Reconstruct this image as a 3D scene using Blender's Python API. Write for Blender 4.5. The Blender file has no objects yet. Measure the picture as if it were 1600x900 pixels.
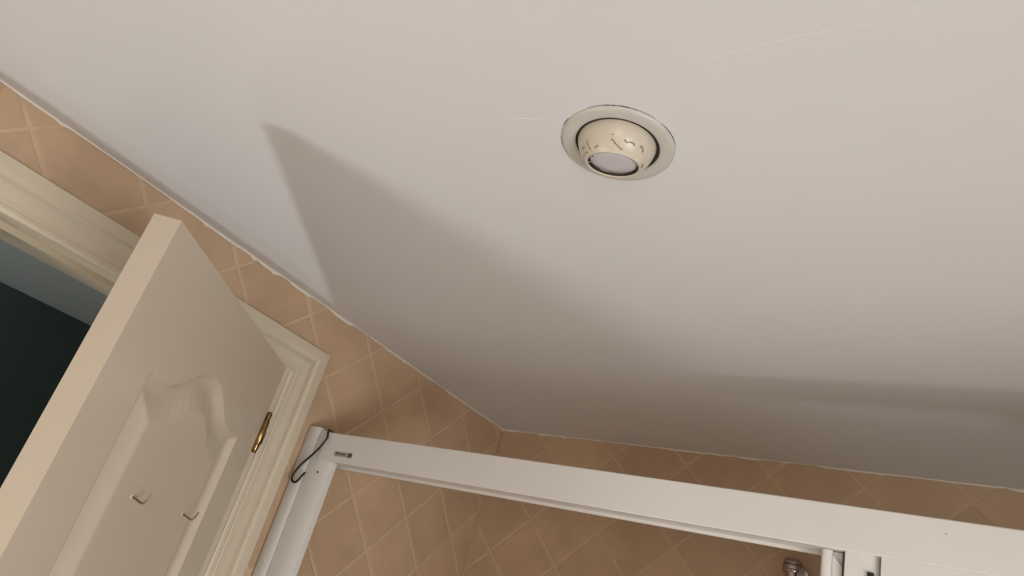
import bpy, bmesh, math, random
from mathutils import Vector, Matrix
random.seed(7)
S = bpy.context.scene
C = S.collection
PI = math.pi

# ------------------------------------------------------------------ camera
EYE = 1.59                                   # eye height above the floor
H = EYE + 0.6                                # ceiling height
cam = bpy.data.objects.new('camera', bpy.data.cameras.new('camera'))
cam.data.sensor_width = 36.0
cam.data.lens = 24.75
cam.data.clip_start = 0.02
r_, u_, b_ = Vector((0.840182, 0.478799, 0.254646)), Vector((0.01227, -0.486228, 0.873746)), Vector((0.542165, -0.730981, -0.414395))
M = Matrix((r_, u_, b_)).transposed().to_4x4()
M.translation = (0, 0, EYE)
cam.matrix_world = M
C.objects.link(cam)
S.camera = cam

# ------------------------------------------------------------------ world and lights
S.view_settings.view_transform = 'Standard'
S.view_settings.look = 'None'
S.view_settings.gamma = 1.0
S.view_settings.use_curve_mapping = False
S.view_settings.exposure = 0.05
W = bpy.data.worlds.new('world')
S.world = W
W.use_nodes = True
W.node_tree.nodes['Background'].inputs[0].default_value = (0.6, 0.7, 0.8, 1)
W.node_tree.nodes['Background'].inputs[1].default_value = 0.05


def area(name, loc, direction, sx, sy, watts, col, shape='RECTANGLE', spread=PI):
    l = bpy.data.lights.new(name, 'AREA')
    l.shape = shape
    l.size = sx
    l.size_y = sy
    l.energy = watts
    l.color = col
    l.spread = spread
    o = bpy.data.objects.new(name, l)
    o.location = loc
    o.rotation_euler = Vector(direction).to_track_quat('-Z', 'Y').to_euler()
    C.objects.link(o)
    return o


# daylight that strikes the floor beside the doorway and goes back up to the ceiling
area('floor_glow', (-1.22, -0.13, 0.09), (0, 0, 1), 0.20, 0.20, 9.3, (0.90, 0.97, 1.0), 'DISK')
# unseen fill lamp added by the right wall to brighten door and room
area('side_fill', (1.10, 0.18, 0.90), (-1, 0.05, -0.40), 1.0, 1.0, 45, (0.97, 0.98, 1.0))
# weaker fill lamp added behind the camera, with no opening in the wall
area('rear_fill', (0.72, -1.42, 1.30), (-0.25, 1, -0.4), 0.6, 0.8, 12, (1.0, 0.98, 0.95))
# dim daylight in the room beyond the door
area('hall_light', (-2.2, -1.0, 1.1), (0, 1, 0.25), 0.6, 0.8, 7.0, (0.85, 0.95, 1.0))
area('hall_floor_glow', (-1.78, 0.62, 0.06), (0, 0, 1), 0.3, 0.3, 1.3, (1.0, 0.96, 0.88), 'DISK')


# ------------------------------------------------------------------ materials
def mat(name, col, rough=0.5, metal=0.0, noise=None, bump=None, spec=0.5, coat=0.0, per_object=0.0):
    """principled paint/metal; noise=(scale, amount) mottles the colour, bump=(scale, strength, distance) adds relief"""
    m = bpy.data.materials.new(name)
    m.use_nodes = True
    nt = m.node_tree
    N, L = nt.nodes, nt.links
    p = N['Principled BSDF']
    p.inputs['Base Color'].default_value = (*col, 1)
    p.inputs['Roughness'].default_value = rough
    p.inputs['Metallic'].default_value = metal
    p.inputs['Specular IOR Level'].default_value = spec
    p.inputs['Coat Weight'].default_value = coat
    geo = N.new('ShaderNodeNewGeometry')
    src = None
    if noise:
        t = N.new('ShaderNodeTexNoise')
        t.inputs['Scale'].default_value = noise[0]
        t.inputs['Detail'].default_value = 5
        t.inputs['Roughness'].default_value = 0.6
        L.new(geo.outputs['Position'], t.inputs['Vector'])
        mr = N.new('ShaderNodeMapRange')
        mr.inputs['From Min'].default_value = 0.25
        mr.inputs['From Max'].default_value = 0.75
        mr.inputs['To Min'].default_value = 1 - noise[1]
        mr.inputs['To Max'].default_value = 1 + noise[1]
        L.new(t.outputs['Fac'], mr.inputs['Value'])
        src = mr.outputs['Result']
        if per_object:
            oi = N.new('ShaderNodeObjectInfo')
            m2 = N.new('ShaderNodeMapRange')
            m2.inputs['To Min'].default_value = 1 - per_object
            m2.inputs['To Max'].default_value = 1 + per_object
            L.new(oi.outputs['Random'], m2.inputs['Value'])
            mu = N.new('ShaderNodeMath')
            mu.operation = 'MULTIPLY'
            L.new(src, mu.inputs[0])
            L.new(m2.outputs['Result'], mu.inputs[1])
            src = mu.outputs['Value']
        vm = N.new('ShaderNodeVectorMath')
        vm.operation = 'SCALE'
        vm.inputs[0].default_value = col
        L.new(src, vm.inputs['Scale'])
        L.new(vm.outputs['Vector'], p.inputs['Base Color'])
    if bump:
        t = N.new('ShaderNodeTexNoise')
        t.inputs['Scale'].default_value = bump[0]
        t.inputs['Detail'].default_value = 4
        L.new(geo.outputs['Position'], t.inputs['Vector'])
        bp = N.new('ShaderNodeBump')
        bp.inputs['Strength'].default_value = bump[1]
        bp.inputs['Distance'].default_value = bump[2]
        L.new(t.outputs['Fac'], bp.inputs['Height'])
        L.new(bp.outputs['Normal'], p.inputs['Normal'])
    return m


M_CEIL = mat('ceiling_paint', (0.67, 0.668, 0.675), 0.75, noise=(3.0, 0.02), bump=(14, 0.15, 0.004), spec=0.3)
M_TILE = mat('tan_tile', (0.545, 0.388, 0.256), 0.42, noise=(7.0, 0.13), bump=(25, 0.12, 0.003), spec=0.35, per_object=0.05)
M_GROUT = mat('tan_grout', (0.605, 0.445, 0.302), 0.9, noise=(30, 0.10))
M_CAULK = mat('old_caulk', (0.78, 0.72, 0.64), 0.6, noise=(40, 0.08))
M_CREAM = mat('cream_gloss_paint', (0.63, 0.555, 0.43), 0.32, noise=(6, 0.03), bump=(35, 0.06, 0.002))
M_DOOR = mat('door_satin_paint', (0.565, 0.49, 0.39), 0.25, noise=(4, 0.02), bump=(30, 0.05, 0.002))
M_WHITE = mat('white_coated_aluminium', (0.685, 0.67, 0.64), 0.35, noise=(8, 0.015))
M_RING = mat('downlight_ring_paint', (0.54, 0.53, 0.485), 0.35, noise=(20, 0.03))
M_EYE = mat('yellowed_eyeball_paint', (0.60, 0.545, 0.45), 0.30, noise=(25, 0.05))
M_WEAR = mat('worn_bare_metal', (0.25, 0.20, 0.14), 0.5, noise=(120, 0.3))
M_LENS = mat('pearl_lamp_glass', (0.62, 0.595, 0.63), 0.25, noise=(30, 0.03), coat=0.3)
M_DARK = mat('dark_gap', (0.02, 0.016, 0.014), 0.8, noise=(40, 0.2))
M_LAMPMETAL = mat('lamp_clip_metal', (0.13, 0.10, 0.09), 0.35, 1.0, noise=(40, 0.1))
M_BRASS = mat('old_brass', (0.27, 0.175, 0.075), 0.24, 1.0, noise=(60, 0.25))
M_NAIL = mat('brown_steel', (0.30, 0.20, 0.13), 0.35, 1.0, noise=(90, 0.2))
M_NAILHEAD = mat('pale_hook_collar', (0.70, 0.62, 0.52), 0.4, noise=(60, 0.1))
M_BLACK = mat('black_hook_coating', (0.012, 0.009, 0.008), 0.4, noise=(50, 0.2))
M_CHROME = mat('chrome', (0.42, 0.36, 0.34), 0.16, 1.0, noise=(40, 0.05))
M_BADGE = mat('grey_badge_foil', (0.42, 0.37, 0.32), 0.35, 0.4, noise=(150, 0.15))
M_INK = mat('dark_badge_ink', (0.055, 0.036, 0.026), 0.5, noise=(200, 0.2))
M_HALLCEIL = mat('hall_ceiling_paint', (0.62, 0.66, 0.64), 0.8, noise=(3, 0.03))
M_TEAL = mat('dark_teal_wall_paint', (0.075, 0.105, 0.10), 0.7, noise=(4, 0.06))
M_FLOOR = mat('beige_floor_vinyl', (0.62, 0.53, 0.43), 0.5, noise=(8, 0.1))
M_PLASTER = mat('cream_wall_paint', (0.62, 0.54, 0.43), 0.7, noise=(4, 0.03))
M_RUBBER = mat('grey_seal', (0.45, 0.41, 0.37), 0.6, noise=(50, 0.05))


def glass_mat():
    m = bpy.data.materials.new('clear_shower_glass')
    m.use_nodes = True
    p = m.node_tree.nodes['Principled BSDF']
    p.inputs['Base Color'].default_value = (0.95, 0.98, 0.97, 1)
    p.inputs['Roughness'].default_value = 0.02
    p.inputs['Transmission Weight'].default_value = 1.0
    p.inputs['IOR'].default_value = 1.45
    return m


M_GLASS = glass_mat()


# ------------------------------------------------------------------ helpers
def obj(name, bm, m, parent=None, smooth=False, loc=None):
    bmesh.ops.recalc_face_normals(bm, faces=bm.faces[:])
    me = bpy.data.meshes.new(name)
    bm.to_mesh(me)
    bm.free()
    me.materials.append(m)
    if smooth:
        me.polygons.foreach_set('use_smooth', [True] * len(me.polygons))
        if smooth is not True:
            me.set_sharp_from_angle(angle=math.radians(smooth))
    o = bpy.data.objects.new(name, me)
    if loc is not None:
        o.location = loc
    if parent is not None:
        o.parent = parent
    C.objects.link(o)
    return o


def tag(o, label, cat=None, group=None, kind=None):
    o['label'] = label
    if cat:
        o['category'] = cat
    if group:
        o['group'] = group
    if kind:
        o['kind'] = kind
    return o


def thing(name, loc, label, cat, kind=None):
    o = bpy.data.objects.new(name, None)
    o.empty_display_size = 0.05
    o.location = loc
    C.objects.link(o)
    return tag(o, label, cat, kind=kind)


def add_box(bm, a, b, bevel=0.0, seg=2):
    x0, y0, z0 = a
    x1, y1, z1 = b
    vs = [bm.verts.new(p) for p in ((x0, y0, z0), (x1, y0, z0), (x1, y1, z0), (x0, y1, z0), (x0, y0, z1), (x1, y0, z1), (x1, y1, z1), (x0, y1, z1))]
    fs = [bm.faces.new([vs[i] for i in f]) for f in ((0, 3, 2, 1), (4, 5, 6, 7), (0, 1, 5, 4), (1, 2, 6, 5), (2, 3, 7, 6), (3, 0, 4, 7))]
    if bevel:
        es = {e for f in fs for e in f.edges}
        bmesh.ops.bevel(bm, geom=list(es), offset=bevel, segments=seg, profile=0.5, affect='EDGES')


def box(a, b, bevel=0.0, seg=2):
    bm = bmesh.new()
    add_box(bm, a, b, bevel, seg)
    return bm


def add_sweep(bm, profile_at, stations, closed=True, cap=True):
    """profile_at(station) -> list of points; consecutive stations are skinned"""
    rings = []
    for s in stations:
        rings.append([bm.verts.new(p) for p in profile_at(s)])
    n = len(rings[0])
    for a, b in zip(rings, rings[1:]):
        for i in range(n if closed else n - 1):
            j = (i + 1) % n
            bm.faces.new((a[i], a[j], b[j], b[i]))
    if cap and closed:
        bm.faces.new(rings[0][::-1])
        bm.faces.new(rings[-1])
    return rings


def add_tube(bm, pts, radius, n=10):
    """round tube through the points, Catmull-Rom smoothed by the caller"""
    pts = [Vector(p) for p in pts]
    up = None
    rings = []
    for i, p in enumerate(pts):
        t = (pts[min(i + 1, len(pts) - 1)] - pts[max(i - 1, 0)]).normalized()
        if up is None:
            up = t.orthogonal().normalized()
        up = (up - t * up.dot(t)).normalized()
        v = t.cross(up)
        r = radius[i] if isinstance(radius, (list, tuple)) else radius
        rings.append([bm.verts.new(p + r * (math.cos(2 * PI * k / n) * up + math.sin(2 * PI * k / n) * v)) for k in range(n)])
    for a, b in zip(rings, rings[1:]):
        for k in range(n):
            bm.faces.new((a[k], a[(k + 1) % n], b[(k + 1) % n], b[k]))
    bm.faces.new(rings[0][::-1])
    bm.faces.new(rings[-1])


def smooth_path(pts, sub=5):
    P = [Vector(p) for p in pts]
    out = []
    for i in range(len(P) - 1):
        p0, p1, p2, p3 = P[max(i - 1, 0)], P[i], P[i + 1], P[min(i + 2, len(P) - 1)]
        for k in range(sub):
            t = k / sub
            out.append(0.5 * ((2 * p1) + (p2 - p0) * t + (2 * p0 - 5 * p1 + 4 * p2 - p3) * t * t + (3 * p1 - p0 - 3 * p2 + p3) * t ** 3))
    out.append(P[-1])
    return out


def add_lathe(bm, prof, origin=(0, 0, 0), axis=(0, 0, 1), n=48, close=False):
    """prof: (radius, height) pairs about the axis"""
    o = Vector(origin)
    a = Vector(axis).normalized()
    e1 = a.orthogonal().normalized()
    e2 = a.cross(e1)
    rings = []
    for r, h in prof:
        if r < 1e-6:
            rings.append([bm.verts.new(o + a * h)])
        else:
            rings.append([bm.verts.new(o + a * h + r * (math.cos(2 * PI * k / n) * e1 + math.sin(2 * PI * k / n) * e2)) for k in range(n)])
    pairs = list(zip(rings, rings[1:]))
    if close:
        pairs.append((rings[-1], rings[0]))
    for A, B in pairs:
        for k in range(n):
            k2 = (k + 1) % n
            if len(A) == 1 and len(B) == 1:
                continue
            if len(A) == 1:
                bm.faces.new((A[0], B[k], B[k2]))
            elif len(B) == 1:
                bm.faces.new((A[k], A[k2], B[0]))
            else:
                bm.faces.new((A[k], A[k2], B[k2], B[k]))


def struct(name, bm, m, label, cat='wall', smooth=False):
    o = obj(name, bm, m, smooth=smooth)
    return tag(o, label, cat, kind='structure')


# ------------------------------------------------------------------ room shell
WX, WY = -1.411, 2.091                       # tiled faces of the door wall and of the shower wall
XR, YR = 1.15, -1.50                         # wall on the right, wall behind the camera
OY0, OY1, OZ = 0.305, 1.078, EYE + 0.420     # rough opening of the doorway
GX, GY = WX - 0.0011, WY + 0.0011              # grout faces

bm = bmesh.new()
add_box(bm, (-1.478, YR, 0), (GX, OY0, H))
add_box(bm, (-1.478, OY0, OZ), (GX, OY1, H))
add_box(bm, (-1.478, OY1, 0), (GX, WY + 0.1, H))
wall_left = struct('wall_left', bm, M_GROUT, 'tan wall of diagonal tiles around the cream doorway')
wall_back = struct('wall_back', box((GX, GY, 0), (XR + 0.1, WY + 0.1, H)), M_GROUT, 'tan wall of diagonal tiles behind the white shower frame')
struct('wall_right', box((XR, YR, 0), (XR + 0.1, GY, H)), M_PLASTER, 'cream painted wall to the right of the camera, out of the picture')
struct('wall_rear', box((-1.478, YR - 0.1, 0), (XR + 0.1, YR, H)), M_TILE, 'tan wall behind the camera, out of the picture')
struct('floor', box((-3.1, YR - 0.1, -0.1), (XR + 0.1, WY + 0.1, 0)), M_FLOOR, 'beige floor below the picture', 'floor')

# ceiling with a round cut-out for the downlight
LC = Vector((-0.394, 0.670, H))
bm = bmesh.new()
NS, RH, HS = 64, 0.0655, 0.11
inner, outer, inner_top = [], [], []
for k in range(NS):
    a = 2 * PI * k / NS
    c, s = math.cos(a), math.sin(a)
    m_ = HS / max(abs(c), abs(s))
    inner.append(bm.verts.new((LC.x + RH * c, LC.y + RH * s, H)))
    inner_top.append(bm.verts.new((LC.x + RH * c, LC.y + RH * s, H + 0.013)))
    outer.append(bm.verts.new((LC.x + m_ * c, LC.y + m_ * s, H)))
for k in range(NS):
    j = (k + 1) % NS
    bm.faces.new((inner[k], outer[k], outer[j], inner[j]))
    bm.faces.new((inner[k], inner[j], inner_top[j], inner_top[k]))
for x0, x1, y0, y1 in ((-1.478, LC.x - HS, YR - .1, WY + .1), (LC.x + HS, XR + .1, YR - .1, WY + .1), (LC.x - HS, LC.x + HS, YR - .1, LC.y - HS), (LC.x - HS, LC.x + HS, LC.y + HS, WY + .1)):
    f = [bm.verts.new(p) for p in ((x0, y0, H), (x1, y0, H), (x1, y1, H), (x0, y1, H))]
    bm.faces.new(f)
ceiling = struct('ceiling', bm, M_CEIL, 'white painted ceiling with a faint scratch and one downlight', 'ceiling')
for pts in ([(-0.2872, 0.5536), (-0.2491, 0.5512), (-0.2131, 0.549), (-0.172, 0.5451), (-0.1339, 0.5431), (-0.0983, 0.5444), (-0.0591, 0.5472)],
            [(-0.5411, 0.5844), (-0.50, 0.594), (-0.4475, 0.6084)]):
    bm = bmesh.new()
    path = smooth_path([(x, y, H) for x, y in pts], 6)
    n = len(path)
    rad = [0.00012 + 0.0003 * math.sin(PI * i / (n - 1)) * random.uniform(0.2, 1.0) for i in range(n)]
    add_tube(bm, path, rad, 6)
    o = obj('paint_ridge', bm, mat('ridge_paint', (0.79, 0.785, 0.78), 0.6, noise=(20, .02)), ceiling, True)
    tag(o, 'faint raised hairline ridge in the ceiling paint')


# diagonal tiles, each its own object under its wall
def clip(poly, nx, ny, c):
    """keep nx*x + ny*y <= c"""
    out = []
    for i, p in enumerate(poly):
        q = poly[(i + 1) % len(poly)]
        dp, dq = nx * p[0] + ny * p[1] - c, nx * q[0] + ny * q[1] - c
        if dp <= 0:
            out.append(p)
        if dp * dq < 0:
            t = dp / (dp - dq)
            out.append((p[0] + t * (q[0] - p[0]), p[1] + t * (q[1] - p[1])))
    res = []
    for p in out:
        if not res or math.hypot(p[0] - res[-1][0], p[1] - res[-1][1]) > 1e-4:
            res.append(p)
    if len(res) > 1 and math.hypot(res[0][0] - res[-1][0], res[0][1] - res[-1][1]) < 1e-4:
        res.pop()
    return res


def poly_area(p):
    return 0.5 * sum(p[i][0] * p[(i + 1) % len(p)][1] - p[(i + 1) % len(p)][0] * p[i][1] for i in range(len(p)))


def inset(poly, d):
    out = poly
    for i in range(len(poly)):
        p, q = poly[i], poly[(i + 1) % len(poly)]
        ex, ey = q[0] - p[0], q[1] - p[1]
        l = math.hypot(ex, ey)
        nx, ny = ey / l, -ex / l
        out = clip(out, nx, ny, nx * p[0] + ny * p[1] - d)
        if len(out) < 3:
            return None
    return out


def tile_bm(poly, place):
    """poly in wall coordinates about the tile's own centre; place(u, v, depth) -> local point"""
    bm = bmesh.new()
    loops = [[bm.verts.new(place(u, v, -0.0040)) for u, v in poly]]
    n = len(poly)
    # rounded arris: same corner count, moved towards the centroid
    cx = sum(p[0] for p in poly) / n
    cy = sum(p[1] for p in poly) / n
    for d, dep in ((0.0, -0.0010), (0.0015, -0.0004), (0.0045, 0.0)):
        ip = inset(poly, d) if d else poly
        if ip is None or len(ip) != n:
            r = math.sqrt(abs(poly_area(poly)))
            f = max(0.0, 1 - 2 * d / max(r, 1e-4))
            ip = [(cx + (u - cx) * f, cy + (v - cy) * f) for u, v in poly]
        loops.append([bm.verts.new(place(u, v, dep)) for u, v in ip])
    for A, B in zip(loops, loops[1:]):
        for k in range(n):
            bm.faces.new((A[k], A[(k + 1) % n], B[(k + 1) % n], B[k]))
    bm.faces.new(loops[-1])
    return bm


PITCH, JOINT = 0.2440, 0.0070


def lay_tiles(parent, s0, t0, u_rng, v_rng, keep, place_world, place_local):
    """lattice lines u+v = s0 + k*PITCH and v-u = t0 + m*PITCH (v measured from eye height)"""
    full = None
    g = JOINT * 0.7071
    for k in range(-14, 14):
        for m in range(-14, 14):
            s, t = s0 + (k + .5) * PITCH, t0 + (m + .5) * PITCH
            cu, cv = (s - t) / 2, (s + t) / 2
            if cu < u_rng[0] - .13 or cu > u_rng[1] + .13 or cv < v_rng[0] - .13 or cv > v_rng[1] + .13:
                continue
            h = PITCH / 2 - g
            base = [(cu - h, cv), (cu, cv - h), (cu + h, cv), (cu, cv + h)]
            for region in keep:
                p = base
                for nx, ny, c in region:
                    p = clip(p, nx, ny, c)
                    if len(p) < 3:
                        break
                if len(p) < 3 or abs(poly_area(p)) < 6e-5:
                    continue
                whole = len(p) == 4 and abs(poly_area(p) - poly_area(base)) < 1e-7
                loc = place_world(cu, cv)
                if whole and full is not None:
                    o = bpy.data.objects.new('tile', full)
                    o.location = loc
                    o.parent = parent
                    C.objects.link(o)
                else:
                    o = obj('tile', tile_bm([(a - cu, b - cv) for a, b in p], place_local), M_TILE, parent, loc=loc)
                    if whole:
                        full = o.data
                if whole:                      # hand-set: each whole tile leans a hair
                    o.rotation_euler = [random.uniform(-.0022, .0022) for _ in range(3)]


ZT, ZB = 0.6 - 0.0015, -EYE + 0.003
YJ, ZJ = OY1, OZ - EYE
TD = -0.549 - PITCH                          # the joint that runs out of the door's upper corner
sideways = [(0, 1, ZT), (0, -1, -ZB), (1, 0, WY - 0.006), (-1, 0, -(YR + .003))]
keepA = [
    sideways + [(1, 0, OY0)],                                             # left of the doorway
    sideways + [(-1, 0, -OY0), (0, -1, -ZJ), (1, -1, -TD)],                # above it
    sideways + [(-1, 1, TD), (-1, 0, -YJ)],                               # right of it
]
lay_tiles(wall_left, 1.659, -0.549, (YR, WY), (ZB, ZT), keepA, lambda u, v: (WX, u, EYE + v), lambda u, v, d: (d, u, v))
keepB = [[(0, 1, ZT), (0, -1, -ZB), (1, 0, XR - .002), (-1, 0, -(WX + .001))]]
lay_tiles(wall_back, -0.905, 1.520, (WX, XR), (ZB, ZT), keepB, lambda u, v: (u, WY, EYE + v), lambda u, v, d: (u, -d, v))


# ragged sealant bead in the angle between walls and ceiling
def bead(length, along, seed):
    rnd = random.Random(seed)
    bm = bmesh.new()
    n = int(length / 0.006)
    prev = None
    drop, out = 0.005, 0.005
    td, to, hold = 0.005, 0.005, 0
    for i in range(n + 1):
        if hold <= 0:
            hold = rnd.randint(2, 14)
            td = rnd.choice((0.003, 0.004, 0.005, 0.0065)) * rnd.uniform(.7, 1.3)
            if rnd.random() < .10:
                td = rnd.uniform(.009, .015)
                hold = rnd.randint(1, 2)
            to = rnd.uniform(.0015, .0035)
        hold -= 1
        drop += (td - drop) * .55
        out += (to - out) * .4
        x = length * i / n
        sec = [along(x, 0.0005, 0.0), along(x, out, 0.0005), along(x, out * .55, drop * .45), along(x, 0.0013, drop * .85), along(x, 0.0003, drop)]
        cur = [bm.verts.new(p) for p in sec]
        if prev:
            for a in range(4):
                bm.faces.new((prev[a], prev[a + 1], cur[a + 1], cur[a]))
        prev = cur
    return bm


o = obj('trim_1', bead(WY - YR, lambda x, o_, d: (WX + o_, YR + x, H - d), 3), M_CAULK, smooth=True)
tag(o, 'ragged pale sealant line between the ceiling and the door wall', 'sealant', kind='structure')
o = obj('trim_2', bead(XR - WX, lambda x, o_, d: (WX + x, WY - o_, H - d), 5), M_CAULK, smooth=True)
tag(o, 'ragged pale sealant line between the ceiling and the shower wall', 'sealant', kind='structure')
bm = bmesh.new()
add_tube(bm, [(WX + .001, WY - .001, z) for z in (0.002, 0.7, 1.4, H - .012)], 0.0028, 6)
o = obj('trim_3', bm, M_GROUT, smooth=True)
tag(o, 'vertical grout line in the corner between the two tiled walls', 'sealant', kind='structure')

# room beyond the doorway
struct('wall_hall', box((-3.02, YR, 0), (-2.92, WY, H)), M_TEAL, 'dark teal wall seen through the open doorway')
bm = bmesh.new()
add_box(bm, (-3.02, WY, 0), (-1.478, WY + .1, H))
add_box(bm, (-3.02, YR - .1, 0), (-1.478, YR, H))
struct('wall_hall_ends', bm, M_TEAL, 'dark teal end walls of the room beyond the doorway')
struct('ceiling_hall', box((-3.02, YR - .1, H + .001), (-1.478, WY + .1, H + .06)), M_HALLCEIL, 'dim grey ceiling seen through the open doorway', 'ceiling')
struct('wall_hall_lining', box((-1.4805, OY1, 0), (-1.4785, WY, H)), M_TEAL, 'dark teal hall side of the door wall')

# ------------------------------------------------------------------ door frame (architrave and lining)
frame = thing('trim_4', (WX, 0.7, 0), 'cream moulded door frame around the open doorway', 'door frame', 'structure')
frame_loc = Vector(frame.location)
# profile across the architrave: (distance from the outer edge, stand-off from the tiles)
PROF = [(0.0, 0.0), (0.0, 0.0310), (0.0015, 0.0330), (0.025, 0.0390), (0.0275, 0.0385), (0.030, 0.0365), (0.034, 0.0365), (0.040, 0.0400), (0.046, 0.0430),
        (0.052, 0.0440), (0.060, 0.0435), (0.068, 0.0445), (0.078, 0.0475), (0.080, 0.0465), (0.082, 0.0480), (0.086, 0.0500), (0.091, 0.0495), (0.095, 0.0465), (0.095, 0.0)]
CZ, CY1, CY0 = 0.4803, 1.1880, 0.204
JW = 1.18                                     # the jambs' architrave is a little wider than the head's         # outer edges of the architrave


def arch(points):
    bm = bmesh.new()
    rings = []
    for fn in points:
        rings.append([bm.verts.new(Vector(fn(w, t)) - frame_loc) for w, t in PROF])
    n = len(PROF)
    for a, b in zip(rings, rings[1:]):
        for i in range(n):
            bm.faces.new((a[i], a[(i + 1) % n], b[(i + 1) % n], b[i]))
    bm.faces.new(rings[0])
    bm.faces.new(rings[-1][::-1])
    return bm


obj('architrave_head', arch([lambda w, t: (WX + t, CY0 + w * JW, EYE + CZ - w), lambda w, t: (WX + t, CY1 - w * JW, EYE + CZ - w)]), M_CREAM, frame, 35)
obj('architrave_jamb', arch([lambda w, t: (WX + t, CY1 - w * JW, EYE + CZ - w), lambda w, t: (WX + t, CY1 - w * JW, 0.0)]), M_CREAM, frame, 35)
obj('architrave_jamb', arch([lambda w, t: (WX + t, CY0 + w * JW, EYE + CZ - w), lambda w, t: (WX + t, CY0 + w * JW, 0.0)]), M_CREAM, frame, 35)
# lining with a rebate for the leaf, then the stop
JY0, JY1, JZ = 0.341, 1.041, EYE + 0.3865
XF, XS, XB = WX + 0.0455, WX - 0.008, -1.4855
LI = [(0.0015, XF - .0015), (-0.0015, XF), (-0.034, XF), (-0.034, XB), (0.0125, XB), (0.0125, XS), (0.0, XS)]


def lining(points):
    bm = bmesh.new()
    rings = [[bm.verts.new(Vector(fn(w, x)) - frame_loc) for w, x in LI] for fn in points]
    n = len(LI)
    for a, b in zip(rings, rings[1:]):
        for i in range(n):
            bm.faces.new((a[i], a[(i + 1) % n], b[(i + 1) % n], b[i]))
    bm.faces.new(rings[0])
    bm.faces.new(rings[-1][::-1])
    return bm


obj('lining_head', lining([lambda w, x: (x, JY0 + w, JZ - w), lambda w, x: (x, JY1 - w, JZ - w)]), M_CREAM, frame)
obj('lining_jamb', lining([lambda w, x: (x, JY1 - w, JZ - w), lambda w, x: (x, JY1 - w, 0.0)]), M_CREAM, frame)
obj('lining_jamb', lining([lambda w, x: (x, JY0 + w, JZ - w), lambda w, x: (x, JY0 + w, 0.0)]), M_CREAM, frame)

# ------------------------------------------------------------------ the open door
HC = Vector((-1.3310, 1.0354))               # hinge-side corner of the room face
DD = Vector((0.56094, -0.82786))             # along the leaf, from hinge to free edge
DN = Vector((0.82786, 0.56094))              # out of the room face
DW, DT, DZ1, DZ0 = 0.6897, 0.0416, EYE + 0.382, 0.008
door = thing('door_1', (HC.x, HC.y, 0), 'cream panelled door standing open into the bathroom', 'door', 'structure')
door.rotation_euler = (0, 0, math.atan2(DD.y, DD.x))
# local frame: +x along the leaf, +y out of the room face, z up


def lerp_tab(tab, x):
    if x <= tab[0][0]:
        return tab[0][1]
    for (a, va), (b, vb) in zip(tab, tab[1:]):
        if x <= b:
            t = (x - a) / (b - a)
            t = t * t * (3 - 2 * t) if abs(b - a) > 1 else t
            return va + (vb - va) * t
    return tab[-1][1]


ARCH = [(0.0, 0.247), (0.030, 0.2435), (0.055, 0.2355), (0.0735, 0.2260), (0.090, 0.2160), (0.105, 0.2065), (0.120, 0.1990), (0.135, 0.1935),
        (0.150, 0.1900), (0.170, 0.1872), (0.190, 0.1868), (0.224, 0.1885), (0.30, 0.1885)]
PU0, PU1, UM = 0.118, 0.5665, 0.3425
DEPTH = [(-1, 0.0), (0.0, 0.0), (0.004, -0.0075), (0.009, -0.0125), (0.015, -0.0142), (0.020, -0.0138), (0.026, -0.0122), (0.060, -0.0010), (0.064, -0.0004), (0.068, -0.0004), (9, -0.0004)]


def face_depth(u, z):
    """relief of the moulded face; z measured from eye height"""
    top = lerp_tab(ARCH, abs(u - UM))
    slope = (lerp_tab(ARCH, abs(u - UM) + .004) - lerp_tab(ARCH, abs(u - UM) - .004 if abs(u - UM) > .004 else 0)) / .008
    s1 = min(u - PU0, PU1 - u, (top - z) / math.sqrt(1 + slope * slope), z + 0.55)
    s2 = min(u - PU0, PU1 - u, -0.70 - z, z + 1.36)
    return lerp_tab(DEPTH, max(s1, s2))


bm = bmesh.new()
us = [DW * i / 184 for i in range(185)]
zs = []
z = 0.382
while z > DZ0 - EYE + 0.004:
    zs.append(z)
    z -= 0.0036 if z > -0.12 else 0.012
zs.append(DZ0 - EYE)
grid = [[bm.verts.new((u, face_depth(u, z), EYE + z)) for u in us] for z in zs]
for a, b in zip(grid, grid[1:]):
    for i in range(len(us) - 1):
        bm.faces.new((a[i], a[i + 1], b[i + 1], b[i]))
loop = grid[0] + [r[-1] for r in grid[1:]] + grid[-1][-2::-1] + [r[0] for r in grid[-2:0:-1]]
back = [bm.verts.new((v.co.x, -DT, v.co.z)) for v in loop]
for i in range(len(loop)):
    j = (i + 1) % len(loop)
    bm.faces.new((loop[i], back[i], back[j], loop[j]))
bm.faces.new(back)
obj('leaf', bm, M_DOOR, door, 28)

# brass hinge at the top of the leaf
HZ0, HZ1 = EYE + 0.181, EYE + 0.276
hx, hy = -0.0075, 0.0040
hinge = obj('hinge', box((-0.003, -0.034, HZ0 + .004), (-0.0006, 0.001, HZ1 - .004)), M_BRASS, door)
tag(hinge, 'worn brass butt hinge')
bm = bmesh.new()
add_lathe(bm, [(0, 0), (0.0030, .0005), (0.0050, .006), (0.0062, .012), (0.0066, .020), (0.0092, .024), (0.0092, .052), (0.0078, .0535), (0.0078, .0545), (0.0074, .056),
               (0.0074, .074), (0.0060, .0755), (0.0060, .085), (0.0066, .088), (0.0050, .094), (0, .097)], (hx, hy, HZ0), (0, 0, 1), 24)
obj('knuckle', bm, M_BRASS, hinge, 35)
bm = bmesh.new()
add_box(bm, (-0.0385, -0.008, HZ0 + .004), (-0.006, -0.0055, HZ1 - .004), .0006, 1)
obj('hinge_flap', bm, M_BRASS, hinge)

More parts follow.
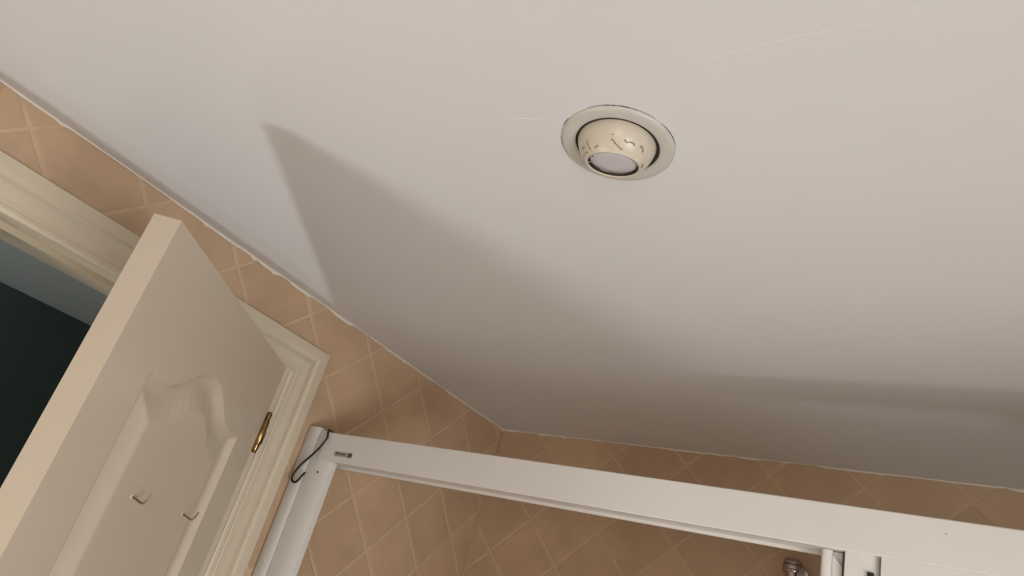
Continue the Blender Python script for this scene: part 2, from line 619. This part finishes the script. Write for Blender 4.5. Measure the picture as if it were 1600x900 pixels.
# two bent-nail coat hooks on the panel
for (u, z), lean in (((0.4449, 0.0194), 0.0), ((0.2229, 0.0190), 0.004)):
    y0 = face_depth(u, z)
    z += EYE
    bm = bmesh.new()
    pts = smooth_path([(u, y0 - .006, z + .001), (u, y0 + .004, z - .0008), (u + .0005, y0 + .013, z - .0035), (u + .001, y0 + .0185, z - .0052), (u + .001, y0 + .0225, z - .0035),
                       (u + .001, y0 + .0250, z + .001), (u + .001 + lean * .3, y0 + .0268, z + .0062), (u + .001 + lean * .5, y0 + .0280, z + .0105)], 4)
    add_tube(bm, pts, 0.0016, 8)
    hk = obj('coat_hook', bm, M_NAIL, door, True)
    tag(hk, 'small brown bent-nail hook')
    bm = bmesh.new()
    add_lathe(bm, [(0, .0015), (0.0022, .0015), (0.0036, .001), (0.0038, -.0005), (0, -.0005)], (u, y0, z), (0, 1, 0), 16)
    obj('collar', bm, M_NAILHEAD, hk, 40)

# ------------------------------------------------------------------ eyeball downlight
light = thing('ceiling_downlight', LC, 'round eyeball downlight, unlit and worn, in the white ceiling', 'ceiling light')
bm = bmesh.new()
add_lathe(bm, [(0.0575, 0.004), (0.0572, -0.0025), (0.0585, -0.0040), (0.0620, -0.0046), (0.0690, -0.0046), (0.0735, -0.0040), (0.0760, -0.0028), (0.0772, -0.0008), (0.0772, 0.0), (0.0660, 0.0), (0.0640, 0.004)],
          (0, 0, 0), (0, 0, 1), 96, True)
obj('trim_ring', bm, M_RING, light, 50)
bm = bmesh.new()
add_lathe(bm, [(0.0645, -0.0002 + .012), (0.0645, 0.11), (0.0, 0.11)], (0, 0, 0), (0, 0, 1), 48)
obj('housing', bm, M_DARK, light, 40)
AX = Vector((math.cos(math.radians(110)) * math.sin(math.radians(11)), math.sin(math.radians(110)) * math.sin(math.radians(11)), -math.cos(math.radians(11))))
EC = Vector((-0.001, 0, 0.010))
RE, RIM = 0.0545, 0.0382
bm = bmesh.new()
prof = []
a0 = math.asin(RIM / RE)
for i in range(37):
    a = PI * 0.72 + (a0 - PI * 0.72) * i / 36
    prof.append((RE * math.sin(a), RE * math.cos(a)))
hr = RE * math.cos(a0)
prof += [(0.0376, hr + .0009), (0.0356, hr + .0007), (0.0344, hr + .0002), (0.0340, hr - .0010)]
add_lathe(bm, prof, EC, AX, 96)
obj('eyeball', bm, M_EYE, light, 50)
bm = bmesh.new()
add_lathe(bm, [(0.0341, hr - .0002), (0.0339, hr - .0010), (0.0339, hr - .030), (0, hr - .032)], EC, AX, 64)
obj('inner_sleeve', bm, M_DARK, light, 40)
bm = bmesh.new()
add_lathe(bm, [(0.0, hr - .0026), (0.020, hr - .0028), (0.0306, hr - .0034), (0.0318, hr - .0042), (0.0322, hr - .0085), (0.022, hr - .05), (0, hr - .052)], EC, AX, 64)
lens = obj('lamp_lens', bm, M_LENS, light, 50)
tag(lens, 'pale grey pearl reflector lamp face')
bm = bmesh.new()
add_lathe(bm, [(0.0321, hr - .0040), (0.0326, hr - .0030), (0.0333, hr - .0026), (0.0337, hr - .0032), (0.0337, hr - .009), (0.0322, hr - .009)], EC, AX, 64, True)
obj('lamp_clip', bm, M_LAMPMETAL, light, 40)
e1 = AX.orthogonal().normalized()
e2 = AX.cross(e1)
best = min(range(720), key=lambda k: (e1 * math.cos(k * PI / 360) + e2 * math.sin(k * PI / 360)).x)
for off in (-0.30, -0.85):                     # two little retaining lugs on the left of the rim
    a = best * PI / 360 + off
    d1 = e1 * math.cos(a) + e2 * math.sin(a)
    bm = bmesh.new()
    c0 = EC + AX * (hr - .0014)
    add_tube(bm, [c0 + d1 * .0352, c0 + d1 * .0325, c0 + d1 * .0298 - AX * .0006], [.0014, .0012, .0009], 8)
    obj('retaining_lug', bm, M_WEAR, light, True)
bm = bmesh.new()
add_lathe(bm, [(0.0580, 0.001), (0.0574, -0.0016), (0.0534, -0.0016), (0.0530, 0.001)], (0, 0, 0), (0, 0, 1), 96, True)
obj('gap_shade_ring', bm, M_DARK, light, 40)  # dark annulus added to draw the shade in the gap round the ball
STROKES = [([(0.0141, -0.0405, -0.0342), (0.0192, -0.0333, -0.039), (0.0244, -0.0248, -0.0423)], .0012), ([(0.0144, -0.0434, -0.0302), (0.0171, -0.0427, -0.0298)], .0008),
           ([(0.0288, -0.0334, -0.0325), (0.031, -0.0294, -0.0343), (0.035, -0.0267, -0.0327), (0.0386, -0.0206, -0.033)], .0013),
           ([(0.0427, -0.0141, -0.0313), (0.0448, -0.0098, -0.0299), (0.0435, -0.0044, -0.033)], .0014), ([(-0.0229, -0.0392, -0.0307), (-0.0222, -0.0367, -0.0341), (-0.0179, -0.0306, -0.0418)], .0011),
           ([(-0.0293, -0.0314, -0.0341), (-0.0364, -0.0244, -0.0329)], .0011), ([(-0.0319, -0.0237, -0.0378), (-0.0414, -0.0028, -0.0358)], .0007),
           ([(-0.0112, -0.0345, -0.0411), (-0.0051, -0.0374, -0.0397)], .0013), ([(0.0384, 0.0129, -0.0369), (0.0339, 0.0193, -0.0385)], .0018), ([(-0.0295, -0.0248, -0.039), (-0.0247, -0.0278, -0.0403)], .0008)]
for pts, wd in STROKES:                       # chipped paint: shallow bare patches on the ball
    bm = bmesh.new()
    path = smooth_path(pts, 8)
    prev = None
    for i, p in enumerate(path):
        t = (path[min(i + 1, len(path) - 1)] - path[max(i - 1, 0)]).normalized()
        nrm = p.normalized()
        side = t.cross(nrm).normalized()
        w1, w2 = wd * random.uniform(.3, 1.5), wd * random.uniform(.3, 1.5)
        row = [bm.verts.new(EC + (p + side * q).normalized() * (RE + h)) for q, h in ((-w1, 0.00002), (0.0, 0.0003), (w2, 0.00002))]
        if prev:
            for a in range(2):
                bm.faces.new((prev[a], prev[a + 1], row[a + 1], row[a]))
        prev = row
    obj('paint_chip', bm, M_WEAR, light, True)
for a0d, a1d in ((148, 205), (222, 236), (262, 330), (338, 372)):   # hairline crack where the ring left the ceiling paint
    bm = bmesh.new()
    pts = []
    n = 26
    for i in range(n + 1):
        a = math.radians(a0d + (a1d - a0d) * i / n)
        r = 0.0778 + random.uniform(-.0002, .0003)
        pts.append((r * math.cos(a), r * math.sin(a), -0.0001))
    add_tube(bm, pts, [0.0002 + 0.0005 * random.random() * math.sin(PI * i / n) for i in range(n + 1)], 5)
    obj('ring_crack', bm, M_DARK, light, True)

# ------------------------------------------------------------------ shower enclosure
YF = 1.230                                    # front face of the enclosure
sh = thing('shower_enclosure', (WX, YF, 0), 'white framed shower enclosure across the tiled corner', 'shower enclosure')
so = Vector(sh.location)


def part(name, bm, m=None, parent=None, smooth=30):
    bmesh.ops.translate(bm, verts=bm.verts[:], vec=-so)
    return obj(name, bm, m or M_WHITE, parent or sh, smooth)


def extrude_z(prof, z0, z1):
    """prof: (x, y) outline, extruded upright"""
    bm = bmesh.new()
    add_sweep(bm, lambda z: [(x, y, z) for x, y in prof], (z0, z1))
    return bm


# wall channel: rounded face against the tiles
prof = [(WX + .0005, YF + .026), (WX + .0005, YF + .008)]
for i in range(13):
    a = PI * (1 - i / 12)
    prof.append((WX + .024 + .0235 * math.cos(a), YF + .010 - .010 * math.sin(a)))
prof += [(WX + .0475, YF + .026)]
part('wall_channel', extrude_z(prof, 0.04, EYE + 0.3045), smooth=40)
# jamb: flat stile beside the channel with a narrow return at its back
part('jamb', extrude_z([(-1.3635, YF + .024), (-1.3635, YF + .006), (-1.3620, YF + .0045), (-1.3380, YF + .0045), (-1.2965, YF + .0050), (-1.2938, YF + .0065), (-1.2938, YF + .0125), (-1.2925, YF + .0130),
                        (-1.2925, YF + .0285), (-1.302, YF + .0285), (-1.302, YF + .024)], 0.04, EYE + 0.2268))
part('jamb_head', box((-1.3630, YF + .0045, EYE + 0.2268), (-1.3345, YF + .0250, EYE + 0.2985), .0012))
# header rail: deep box with a lower lip at the back
HZ = [(YF + .0015, EYE + .2262), (YF, EYE + .2280), (YF, EYE + .2935), (YF + .0015, EYE + .2952), (YF + .052, EYE + .2952), (YF + .052, EYE + .2210), (YF + .0475, EYE + .2210), (YF + .0475, EYE + .2262)]
bm = bmesh.new()
add_sweep(bm, lambda x: [(x, y, z) for y, z in HZ], (-1.3345, XR - 0.002))
header = part('header_rail', bm)
# grey maker's badge on the header; its lettering is too small to read
bm = bmesh.new()
add_box(bm, (-1.2845, YF - .0008, EYE + .2405), (-1.2262, YF + .0002, EYE + .2522), .0003, 1)
badge = part('badge', bm, M_BADGE, header)
tag(badge, 'small grey badge with a line of tiny dark lettering')
badge_marks = bmesh.new()
x = -1.2800
for wdt, hgt, up in ((.0042, .0032, .0006), (.0030, .0024, .0003), (.0034, .0024, .0001), (.0030, .0023, 0), (.0034, .0024, -.0002), (.0030, .0022, -.0003), (.0040, .0028, -.0003)):
    zc = EYE + .2468 + up
    add_box(badge_marks, (x, YF - .0012, zc - hgt / 2), (x + wdt, YF - .0007, zc + hgt / 2))
    if wdt > .0035:
        add_box(badge_marks, (x, YF - .0012, zc - hgt * .8), (x + .0012, YF - .0007, zc + hgt * .8))
    x += wdt + .0011
for a, b, c, d in ((-1.2390, .2435, -1.2345, .2475), (-1.2385, .2490, -1.2280, .2508), (-1.2310, .2425, -1.2268, .2508), (-1.2378, .2412, -1.2290, .2426), (-1.2352, .2452, -1.2325, .2482)):
    add_box(badge_marks, (a, YF - .0012, EYE + b), (c, YF - .0007, EYE + d))
bmesh.ops.translate(badge_marks, verts=badge_marks.verts[:], vec=-so)
lt = obj('lettering', badge_marks, M_INK, badge)
lt.parent = header                            # keep to three levels
tag(lt, 'dark lettering and square emblem of the badge')
bm = bmesh.new()
add_lathe(bm, [(0, 0), (0.0017, 0), (0.0021, .0006), (0.0021, .002), (0, .002)], (-1.3207, YF + .0046, EYE + .1964), (0, -1, 0), 12)
part('screw_hole', bm, M_DARK)
bm = bmesh.new()
add_lathe(bm, [(0, .0003), (0.0011, .0003), (0.0016, 0), (0.0016, -.001), (0, -.001)], (-0.0294, YF, EYE + .2739), (0, -1, 0), 10)
part('scuff_mark', bm, M_RUBBER)

# sliding leaf pushed to the right: rounded stile, mitred against its top rail
leaf = part('sliding_panel_stile', None or extrude_z([(-0.1965, YF + .034), (-0.1965, YF + .0175), (-0.1955, YF + .0150), (-0.1930, YF + .0135), (-0.1890, YF + .0130), (-0.1840, YF + .0138), (-0.1812, YF + .0160),
                                              (-0.1805, YF + .0200), (-0.1805, YF + .034)], 0.05, EYE + 0.2255), smooth=50)
bm = bmesh.new()
add_sweep(bm, lambda s: [(-0.1805, YF + .0165, s[0]), (-0.1600, YF + .0165, s[1]), (-0.1600, YF + .0195, s[1]), (-0.1600, YF + .030, s[1]), (-0.1805, YF + .030, s[0])], ((0.05, 0.05), (EYE + .2190, EYE + .1965)))
part('sliding_panel_bead', bm)
bm = bmesh.new()
add_sweep(bm, lambda s: [(-0.1785, YF + .0158, s[0]), (-0.1640, YF + .0158, s[1]), (-0.1640, YF + .0172, s[1]), (-0.1785, YF + .0172, s[0])], ((0.05, 0.05), (EYE + .2060, EYE + .1900)))
part('sliding_panel_fillet', bm)
part('sliding_panel_top_rail', box((-0.1803, YF + .021, EYE + .196), (0.62, YF + .033, EYE + .2255), .001))
part('sliding_panel_gap_shade', box((-0.1652, YF + .010, 0.05), (-0.1630, YF + .030, EYE + .2255)), M_DARK)  # dark strip put in for the shaded gap beside the post
# centre post and fixed panel frame in front
part('centre_post', extrude_z([(-0.1625, YF + .032), (-0.1625, YF + .0095), (-0.1615, YF + .0085), (-0.1250, YF + .0080), (-0.1190, YF + .0095), (-0.1150, YF + .0135), (-0.1130, YF + .0200), (-0.1125, YF + .032)], 0.04, EYE + 0.2262), smooth=40)
bm = bmesh.new()
fx = [(-0.1118, 0.04), (-0.0700, 0.04), (-0.0700, EYE + .160), (XR - .002, EYE + .160), (XR - .002, EYE + .2262), (-0.1118, EYE + .2262)]
add_sweep(bm, lambda y: [(x, y, z) for x, z in fx], (YF + .0008, YF + .024))
part('fixed_frame', bm)
part('post_cap', box((-0.1300, YF + .0035, EYE + .1830), (-0.1210, YF + .0090, EYE + .2015), .001), M_DARK)
part('fixed_glass', box((-0.0690, YF + .009, 0.06), (XR - .004, YF + .014, EYE + .1598)), M_GLASS)
part('sliding_glass', box((-0.1602, YF + .0245, 0.06), (0.61, YF + .0290, EYE + .1958)), M_GLASS)
part('sill', box((WX + .006, YF, 0.0), (XR - .002, YF + .052, 0.04), .004))

# ------------------------------------------------------------------ black S-hook over the top of the frame
HK = [(-1.3560, 1.2690, 0.2860), (-1.3540, 1.2700, 0.2935), (-1.3505, 1.2660, 0.3000), (-1.3468, 1.2550, 0.3024), (-1.3400, 1.2390, 0.3018), (-1.3335, 1.2300, 0.2990), (-1.3275, 1.2262, 0.2920), (-1.3223, 1.2242, 0.2792), (-1.3262, 1.222, 0.2637), (-1.338, 1.222, 0.2443),
      (-1.3553, 1.222, 0.2248), (-1.3726, 1.222, 0.205), (-1.3843, 1.222, 0.186), (-1.3864, 1.222, 0.172), (-1.3817, 1.222, 0.1638), (-1.3731, 1.222, 0.1614), (-1.3642, 1.222, 0.1655), (-1.3565, 1.222, 0.1783), (-1.3493, 1.222, 0.1887)]
bm = bmesh.new()
hb = Vector((-1.3726, 1.222, EYE + 0.1614))
add_tube(bm, [p - hb for p in smooth_path([(x, y, EYE + z) for x, y, z in HK], 6)], 0.0026, 12)
hook = obj('s_hook', bm, M_BLACK, smooth=True, loc=hb)
tag(hook, 'thin black S-shaped hook hanging over the top left of the white frame', 'hook')

# ------------------------------------------------------------------ chrome shower riser behind the frame
RX, RY = -0.3900, 2.050
riser = thing('shower_riser', (RX, RY, 0), 'chrome shower riser bracket and pole on the tiled wall behind the header', 'shower fitting')


def rpart(name, bm, m=M_CHROME, smooth=40):
    bmesh.ops.translate(bm, verts=bm.verts[:], vec=(-RX, -RY, 0))
    return obj(name, bm, m, riser, smooth)


bm = bmesh.new()
add_lathe(bm, [(0, .3343), (0.008, .3340), (0.0160, .3322), (0.0212, .3285), (0.0230, .3235), (0.0234, .3175), (0, .3175)], (RX, RY, EYE), (0, 0, 1), 32)
rpart('cap', bm)
bm = bmesh.new()
add_lathe(bm, [(0, .3175), (0.0245, .3175), (0.0245, .3160), (0, .3162)], (RX, RY, EYE), (0, 0, 1), 32)
rpart('gasket', bm, M_DARK)
bm = bmesh.new()
add_lathe(bm, [(0, .3162), (0.0240, .3162), (0.0246, .3150), (0.0246, .2990), (0.0240, .2975), (0, .2975)], (RX, RY, EYE), (0, 0, 1), 32)
rpart('bracket_ring', bm)
bm = bmesh.new()
add_lathe(bm, [(0, .2975), (0.0170, .2975), (0.0170, -0.55), (0, -0.55)], (RX, RY, EYE), (0, 0, 1), 32)
rpart('pole', bm)
bm = bmesh.new()
add_sweep(bm, lambda s: [(RX + s[0], RY - .014, EYE + s[1]), (RX + s[0], RY - .017, EYE + s[1] - .004), (RX + s[0], RY - .017, EYE + .272), (RX + s[0], RY + .012, EYE + .272), (RX + s[0], RY + .012, EYE + s[1] - .004), (RX + s[0], RY + .009, EYE + s[1])],
          ((0.014, .3155), (0.022, .3145), (0.030, .3120), (0.036, .3080), (0.041, .3030), (0.044, .2980)))
rpart('side_knob', bm)
bm = bmesh.new()
add_lathe(bm, [(0, 0), (0.013, 0), (0.013, .030), (0.021, .034), (0.021, .0405), (0, .0405)], (RX, RY, EYE + .307), (0, 1, 0), 24)
rpart('wall_bracket', bm)
